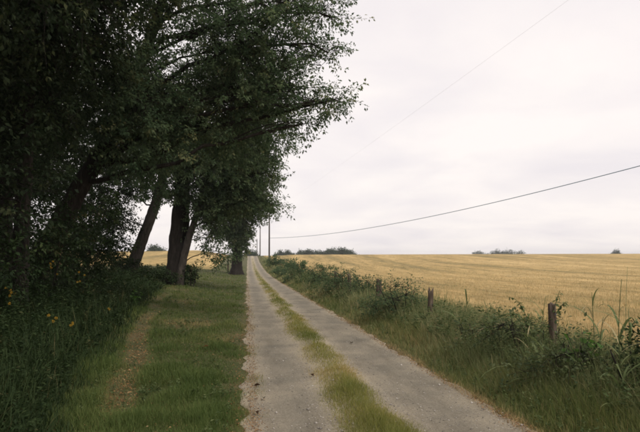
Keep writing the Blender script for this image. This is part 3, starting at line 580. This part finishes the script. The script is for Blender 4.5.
# ------------------------------------------------------------------ fence posts
FP = 'old wooden posts along the field edge'
def post(label, x, y, h, wid, tilt, seed, mat='post', chip=.12, staples=True):
    r = rng(seed); z = float(gz(x, y)); root = empty('fence_post', (x, y, z), label, 'fence post', FP)
    root.rotation_euler = (R(tilt[0]), R(tilt[1]), R(r.uniform(-20, 20)))
    a = Acc(); nz_, ns = 12, 10; t = np.linspace(0, 1, nz_); an = np.arange(ns) / ns * 2 * np.pi
    sq = 1 / np.maximum(np.abs(np.cos(an)), np.abs(np.sin(an))) ** .55
    prof = (wid / 2) * (1.08 - .14 * t)[:, None] * sq[None] * (1 + r.normal(0, .05, (1, ns)) + r.normal(0, .025, (nz_, ns)))
    Z = np.repeat((-.2 + t * (h + .2))[:, None], ns, 1); Z[-1] += r.uniform(-chip, chip * .4, ns) * .5
    V = np.stack([np.cos(an)[None] * prof, np.sin(an)[None] * prof * .85, Z], -1)
    i = np.arange(nz_ - 1)[:, None] * ns; j = np.arange(ns)[None]; k = (j + 1) % ns
    F = np.stack([i + j, i + k, i + ns + k, i + ns + j], -1).reshape(-1, 4)
    c = V[-1].mean(0) - np.array([0, 0, .02]); a.add(np.concatenate([V.reshape(-1, 3), c[None]]), [F, np.array([[(nz_-1)*ns+q, (nz_-1)*ns+(q+1) % ns, nz_*ns] for q in range(ns)])])
    link('post_shaft', a.mesh('post_shaft', M[mat]), root)
    if staples:
        for hh in (.35, .6, .85):
            if hh < h - .05:
                b = Acc(); tube(bez((-.015, -wid * .5, h * hh), (-.015, -wid * .72, h * hh), (.02, -wid * .5, h * hh), 5), .003, 4, b); link('staple', b.mesh('staple', M['cable']), root)
    return root
post('nearest fence post, dark split wood beside arching weeds', 4.12, 7.49, .94, .105, (1.5, -2), 41)
post('crooked second fence post with a forked grey top', 4.1, 12.83, .88, .12, (0, 3), 42, 'post', .28)
post('short dark stub post standing clear above the weeds', 4.1, 17.93, .97, .17, (0, 1), 43)
post('dark thin fence post just left of the stub, sunk in bush', 4.08, 22.9, 1.02, .13, (1, -2), 44)
post('farthest fence post showing among the hedge weeds', 4.1, 27.0, 1.05, .15, (0, 2), 45)
post('thin post near the ivy-clad tree on the left', -2.4, 76, 1.7, .18, (0, 0), 46, staples=False)

# ------------------------------------------------------------------ utility poles and cables
UP = 'utility poles along the lane'
def upole(label, x, y, h, arms=True):
    z = float(gz(x, y)); root = empty('utility_pole', (x, y, z), label, 'utility pole', UP)
    a = Acc(); tube([(0, 0, -.5), (0, 0, h * .3), (0, 0, h * .7), (0, 0, h)], [.17, .155, .135, .115], 10, a); link('pole_shaft', a.mesh('pole_shaft', M['pole'], True), root)
    a = Acc(); tube([(0, 0, h), (0, 0, h + .06), (0, 0, h + .14), (0, 0, h + .2)], [.05, .07, .07, .03], 8, a); link('insulator', a.mesh('insulator', M['ceramic'], True), root)
    a = Acc(); tube([(-.0, -.13, h - 3.2), (0, -.20, h - 3.2), (0, -.22, h - 3.12)], [.03, .03, .02], 6, a); link('cable_bracket', a.mesh('cable_bracket', M['ceramic'], True), root)
    return np.array([x, y, z + h + .1])
t1 = upole('nearest utility pole, its top lost behind the leaves', 4.0, 105, 9.6)
t2 = upole('second utility pole standing near the crest of the lane', 3.7, 165, 8.2)
t3 = upole('farthest faint utility pole beyond the crest', 4.0, 232, 8.6)
t0 = upole('utility pole beside the viewer, out of sight to the right', 11.9, -17, 9.65)
te = upole('utility pole out in the field, holding the heavy cable', 30, 25, 9.4)
def cable(name, label, p, q, sag, rad, n=40, mat='cable'):
    t = np.linspace(0, 1, n)[:, None]; P = p + (q - p) * t; P[:, 2] -= (4 * sag * t * (1 - t))[:, 0]
    a = Acc(); tube(P, rad, 6, a); tag(link(name, a.mesh(name, M[mat], True)), label, 'cable', 'overhead lines')
cable('overhead_cable', 'thick dark cable sagging across the sky over the field', np.array([4.0, 104.8, 5.95]), np.array([30, 25, 9.2]), 1.57, .026)
cable('overhead_wire', 'faint thin wire rising steeply to the top of the sky', t1, t0, .5, .0022, mat='wire')
cable('overhead_wire', 'thin wire between the nearest and second utility poles', t1, t2, .5, .0022, mat='wire')
cable('overhead_wire', 'thin wire between the second and farthest utility poles', t2, t3, .5, .0022, mat='wire')

# ------------------------------------------------------------------ single plants one can pick out
def strap_mesh(name, mat, ln, wd, th0, curl, tint, seg=7):
    a = blades(np.zeros((1, 3)), ln, wd, 0.0, th0, curl, seg, np.array([tint])); return a.mesh(name, M[mat])
STRAP = [strap_mesh('leaf', 'weed', .62, .030, .45, 1.6, .55), strap_mesh('leaf', 'weed', .78, .034, .35, 2.0, .7), strap_mesh('leaf', 'weed', .50, .026, .7, 1.2, .85), strap_mesh('leaf', 'tallgrass', .66, .022, .5, 1.8, .9)]
STRAP_D = [strap_mesh('leaf', 'under', .62, .028, .4, 1.7, .55), strap_mesh('leaf', 'under', .5, .024, .6, 1.4, .8), strap_mesh('leaf', 'under', .75, .030, .3, 2.0, .65)]
def strap_plant(name, label, x, y, h, nl, meshes, seed, group, mat='weed', stem_r=.008, lean=0.0, sc=1.0):
    r = rng(seed); root = empty(name, (x, y, float(gz(x, y))), label, 'plant', group)
    la = r.uniform(0, 6.28); top = np.array([math.sin(la) * lean, math.cos(la) * lean, h]); P = bez((0, 0, -.05), (0, 0, h * .5), top, 8)
    a = Acc(); tube(P, np.linspace(stem_r, stem_r * .4, 8), 6, a, .6); link('stem', a.mesh('stem', M[mat], True), root)
    for k in range(nl):
        t = (k + r.uniform(.1, .9)) / nl * .92; p = P[int(t * 7)]
        o = link('leaf', meshes[r.integers(len(meshes))], root, p); o.rotation_euler = (r.normal(0, .12), r.normal(0, .12), r.uniform(0, 6.28)); s = sc * r.uniform(.65, 1.15) * (1.05 - .35 * t); o.scale = (s, s, s)
    return root
WG = 'arching strap-leaved weeds by the right verge'
for k, (lab, x, y, h, nl, ln) in enumerate((
    ('tallest upright weed stalk near the right edge against the field', 4.32, 6.42, 1.28, 9, .10), ('second tall weed stalk just left of the tallest one', 4.12, 6.55, 1.12, 8, .06),
    ('strap-leaved weed arching over at the bottom right corner', 3.72, 5.5, .78, 11, .12), ('strap-leaved weed at the right frame edge below the tall stalks', 4.15, 5.95, .95, 11, .15),
    ('strap-leaved weed in front of the nearest post', 3.72, 7.3, .72, 10, .12), ('strap-leaved weed left of the nearest post', 3.75, 8.5, .92, 10, .22),
    ('pale bent strap-leaved weed nearest the lane edge', 3.42, 6.6, .50, 8, .15), ('strap-leaved weed behind the bright green leafy plant', 4.05, 6.4, .85, 9, .1),
    ('strap-leaved weed halfway between first and second posts', 3.85, 10.3, .85, 9, .2), ('strap-leaved weed growing tight behind the nearest post', 4.3, 8.2, 1.0, 8, .1),
    ('low strap-leaved weed under the bottom right corner plant', 3.5, 5.2, .45, 9, .1))):
    strap_plant('strap_weed', lab, x, y, h, nl, STRAP, 4000 + k, WG, lean=ln, sc=1.25)
for k, (x, y) in enumerate(((4.35, 7.6),)):
    strap_plant('dead_stalk', 'bare dry stalk leaning over the field, right of the nearest post', x + .75, y - .2, 1.42, 2, STRAP[3:], 4100, WG, 'tallgrass', .006, .35, .3)
# bright broad-leaved plant
def broad_plant(label, x, y, h, n, seed, mat='bright'):
    r = rng(seed); root = empty('broadleaf_weed', (x, y, float(gz(x, y))), label, 'plant', 'broad-leaved weeds')
    lm = leaves(np.zeros((1, 3)), np.array([[0, 1., 0]]), np.array([[0, 0, 1.]]), .13, .085, np.array([.5])).mesh('leaf', M[mat])
    a = Acc(); tips = []
    for k in range(7):
        b = r.uniform(0, 6.28); e = np.array([math.sin(b) * .24 * r.uniform(.3, 1), math.cos(b) * .24 * r.uniform(.3, 1), h * r.uniform(.6, 1)]); P = bez((0, 0, -.03), (e[0] * .2, e[1] * .2, h * .5), e, 7); tube(P, np.linspace(.006, .003, 7), 5, a, .3); tips.append(P)
    link('stem', a.mesh('stem', M[mat]), root)
    for k in range(n):
        P = tips[k % 7]; p = P[r.integers(2, 7)]; o = link('leaf', lm, root, p); o.rotation_euler = (r.normal(.15, .35), r.normal(0, .35), r.uniform(0, 6.28)); s = r.uniform(.7, 1.25); o.scale = (s, s, s)
broad_plant('bright green broad-leaved plant right of the nearest post', 3.74, 6.22, .66, 46, 51)
broad_plant('bright green broad-leaved clump at the edge of the left undergrowth', -3.35, 18.2, .5, 30, 52)
# arching bramble canes beside the nearest post
def bramble(label, x, y, seed, arcs):
    r = rng(seed); root = empty('bramble', (x, y, float(gz(x, y))), label, 'plant'); lf = Acc()
    for e, top in arcs:
        P = bez((0, 0, 0), (e[0] * .45, e[1] * .45, top * 2 - e[2] * .5), e, 16); a = Acc(); tube(P, np.linspace(.007, .003, 16), 5, a, .35); link('cane', a.mesh('cane', M['weed'], True), root)
        m = 30; t = r.uniform(.25, 1, m); p = np.stack([np.interp(t, np.linspace(0, 1, 16), P[:, i]) for i in range(3)], 1); b = r.uniform(0, 6.28, m)
        leaves(p, np.stack([np.sin(b), np.cos(b), r.normal(-.2, .4, m)], 1), np.array([0, 0, 1.]) + r.normal(0, .3, (m, 3)), r.uniform(.05, .10, m), r.uniform(.022, .045, m), r.uniform(.3, .8, m), lf)
    tag(link('leaves', lf.mesh('leaves', M['weed']), root), kind='stuff')
bramble('arching bramble canes looping left from the nearest post', 4.02, 7.62, 61, (((-.75, .1, .55), .75), ((-.55, -.2, .80), .66), ((.35, -.1, .95), .72), ((-.3, .25, 1.0), .72), ((.12, -.3, 1.12), .66)))
# golden flowered plants in the shade on the left
GR = 'yellow-flowered plants under the trees'
def goldenrod(label, x, y, h, nf, seed):
    r = rng(seed); root = empty('yellow_flower_plant', (x, y, float(gz(x, y))), label, 'plant', GR)
    P = bez((0, 0, -.05), (0, 0, h * .6), (r.uniform(-.12, .2), r.uniform(-.12, .12), h), 9); a = Acc(); tube(P, np.linspace(.006, .003, 9), 5, a, .5); link('stem', a.mesh('stem', M['under']), root)
    m = 26; t = r.uniform(.1, .9, m); p = np.stack([np.interp(t, np.linspace(0, 1, 9), P[:, i]) for i in range(3)], 1); b = r.uniform(0, 6.28, m)
    lv = leaves(p, np.stack([np.sin(b), np.cos(b), r.normal(.1, .3, m)], 1), np.array([0, 0, 1.]) + r.normal(0, .3, (m, 3)), r.uniform(.06, .11, m), .022, r.uniform(.3, .9, m)); tag(link('leaves', lv.mesh('leaves', M['under']), root), kind='stuff')
    for k in range(nf):
        c = P[-1 - (k % 3)] + r.normal(0, .05, 3) + np.array([.0, 0, .02]); q = Acc(); m = 38; d = norm(r.normal(0, 1, (m, 3))); 
        leaves(c + d * .008, d + np.array([0, 0, .3]), norm(r.normal(0, 1, (m, 3))), r.uniform(.010, .024, m), .009, r.uniform(0, 1, m), q); link('flower_head', q.mesh('flower_head', M['yellow']), root)
for k, (lab, x, y, h, nf) in enumerate((
    ('tallest yellow-flowered plant, two bright heads below the leaning tree', -4.15, 13.2, 1.25, 5), ('yellow-flowered plant just right of the tallest one', -3.85, 13.4, 1.0, 4), ('small yellow-flowered plant at the left in deep shade', -3.75, 10.2, .80, 3),
    ('yellow-flowered plant low among arching grass blades', -2.85, 9.2, .62, 3), ('yellow-flowered plant nearest the bare earth strip', -2.65, 9.6, .55, 3), ('single orange-yellow bloom at the edge of the undergrowth', -2.45, 10.2, .60, 1), ('far left yellow-flowered plant beside the big dark shrub', -4.05, 10.9, .95, 3))):
    goldenrod(lab, x, y, h, nf, 4300 + k)
SD = 'arching dark weeds in the shaded undergrowth'
rr = rng(77)
names_ = ['at the bottom left corner', 'in front of the big dark shrub', 'beside the bare earth strip', 'below the small yellow-flowered plant', 'left of the orange-yellow bloom', 'near the left frame edge', 'behind the bottom left corner plant', 'at the foot of the tallest yellow-flowered plant', 'where the undergrowth meets the verge grass', 'half way up the undergrowth edge']
for k, (x, y) in enumerate(((-2.2, 5.6), (-3.1, 7.6), (-2.35, 7.0), (-3.0, 9.6), (-2.7, 8.4), (-3.2, 6.9), (-2.6, 6.2), (-3.7, 12.2), (-3.0, 11.4), (-3.3, 13.6))):
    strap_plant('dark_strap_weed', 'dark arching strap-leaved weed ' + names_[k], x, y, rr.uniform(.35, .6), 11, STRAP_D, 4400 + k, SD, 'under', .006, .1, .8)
# dark leaves lying on the lane
FL = 'single dark leaves lying on the lane'
for k, (lab, x, y, s) in enumerate((('dark curled leaf on the right wheel path, farthest of the lane leaves', 2.02, 11.3, .10), ('dark fallen leaf at the left edge of the left wheel path', .10, 7.6, .085), ('small dark leaf near the middle of the left wheel path', .20, 6.9, .06),
                                     ('dark leaf by the grass strip on the left wheel path', .92, 8.1, .07), ('pale brown leaf resting in the left verge grass', -.75, 10.6, .09), ('dark leaf low on the left wheel path', .12, 6.2, .07))):
    r = rng(4500 + k); b = r.uniform(0, 6.28); root = empty('fallen_leaf', (x, y, float(gz(x, y)) + (.03 if x > -.1 else .09)), lab, 'leaf', FL)
    m = 'deadleaf' if 'pale' not in lab else 'litter'
    a = Acc()
    for sgn in (-1, 1):     # two curled halves of the blade
        a.add([(0, 0, 0), (0, s * .5, .004), (0, s, .012), (sgn * s * .2, s * .75, .022), (sgn * s * .32, s * .42, .03), (sgn * s * .18, s * .1, .016)], [np.array([[0, 1, 4, 5]]), np.array([[1, 2, 3, 4]])], .4 + .3 * sgn)
    o = link('leaf_blade', a.mesh('leaf_blade', M[m]), root); o.rotation_euler = (0, 0, b)
    a = Acc(); tube([(0, 0, 0), (.004, -s * .2, .006), (0, -s * .4, .012)], .002, 4, a); o = link('leaf_stalk', a.mesh('leaf_stalk', M[m]), root); o.rotation_euler = (0, 0, b)

# ------------------------------------------------------------------ air
def haze():
    a = Acc(); x0, x1, y0, y1, z0, z1 = -7000, 7000, -400, 9000, -6.0, 24.0
    V = [(x, y, z) for z in (z0, z1) for y in (y0, y1) for x in (x0, x1)]
    a.add(V, [np.array([[0, 2, 3, 1], [4, 5, 7, 6], [0, 1, 5, 4], [2, 6, 7, 3], [0, 4, 6, 2], [1, 3, 7, 5]])])
    m, t, N, L = new_mat('haze'); o = N('ShaderNodeOutputMaterial'); v = N('ShaderNodeVolumePrincipled')
    v.inputs['Color'].default_value = (.93, .95, .97, 1); v.inputs['Density'].default_value = .00028; v.inputs['Anisotropy'].default_value = .2
    L(v.outputs[0], o.inputs['Volume'])
    tag(link('haze', a.mesh('haze', m)), 'pale moist air over the fields', 'haze', kind='stuff')
haze()
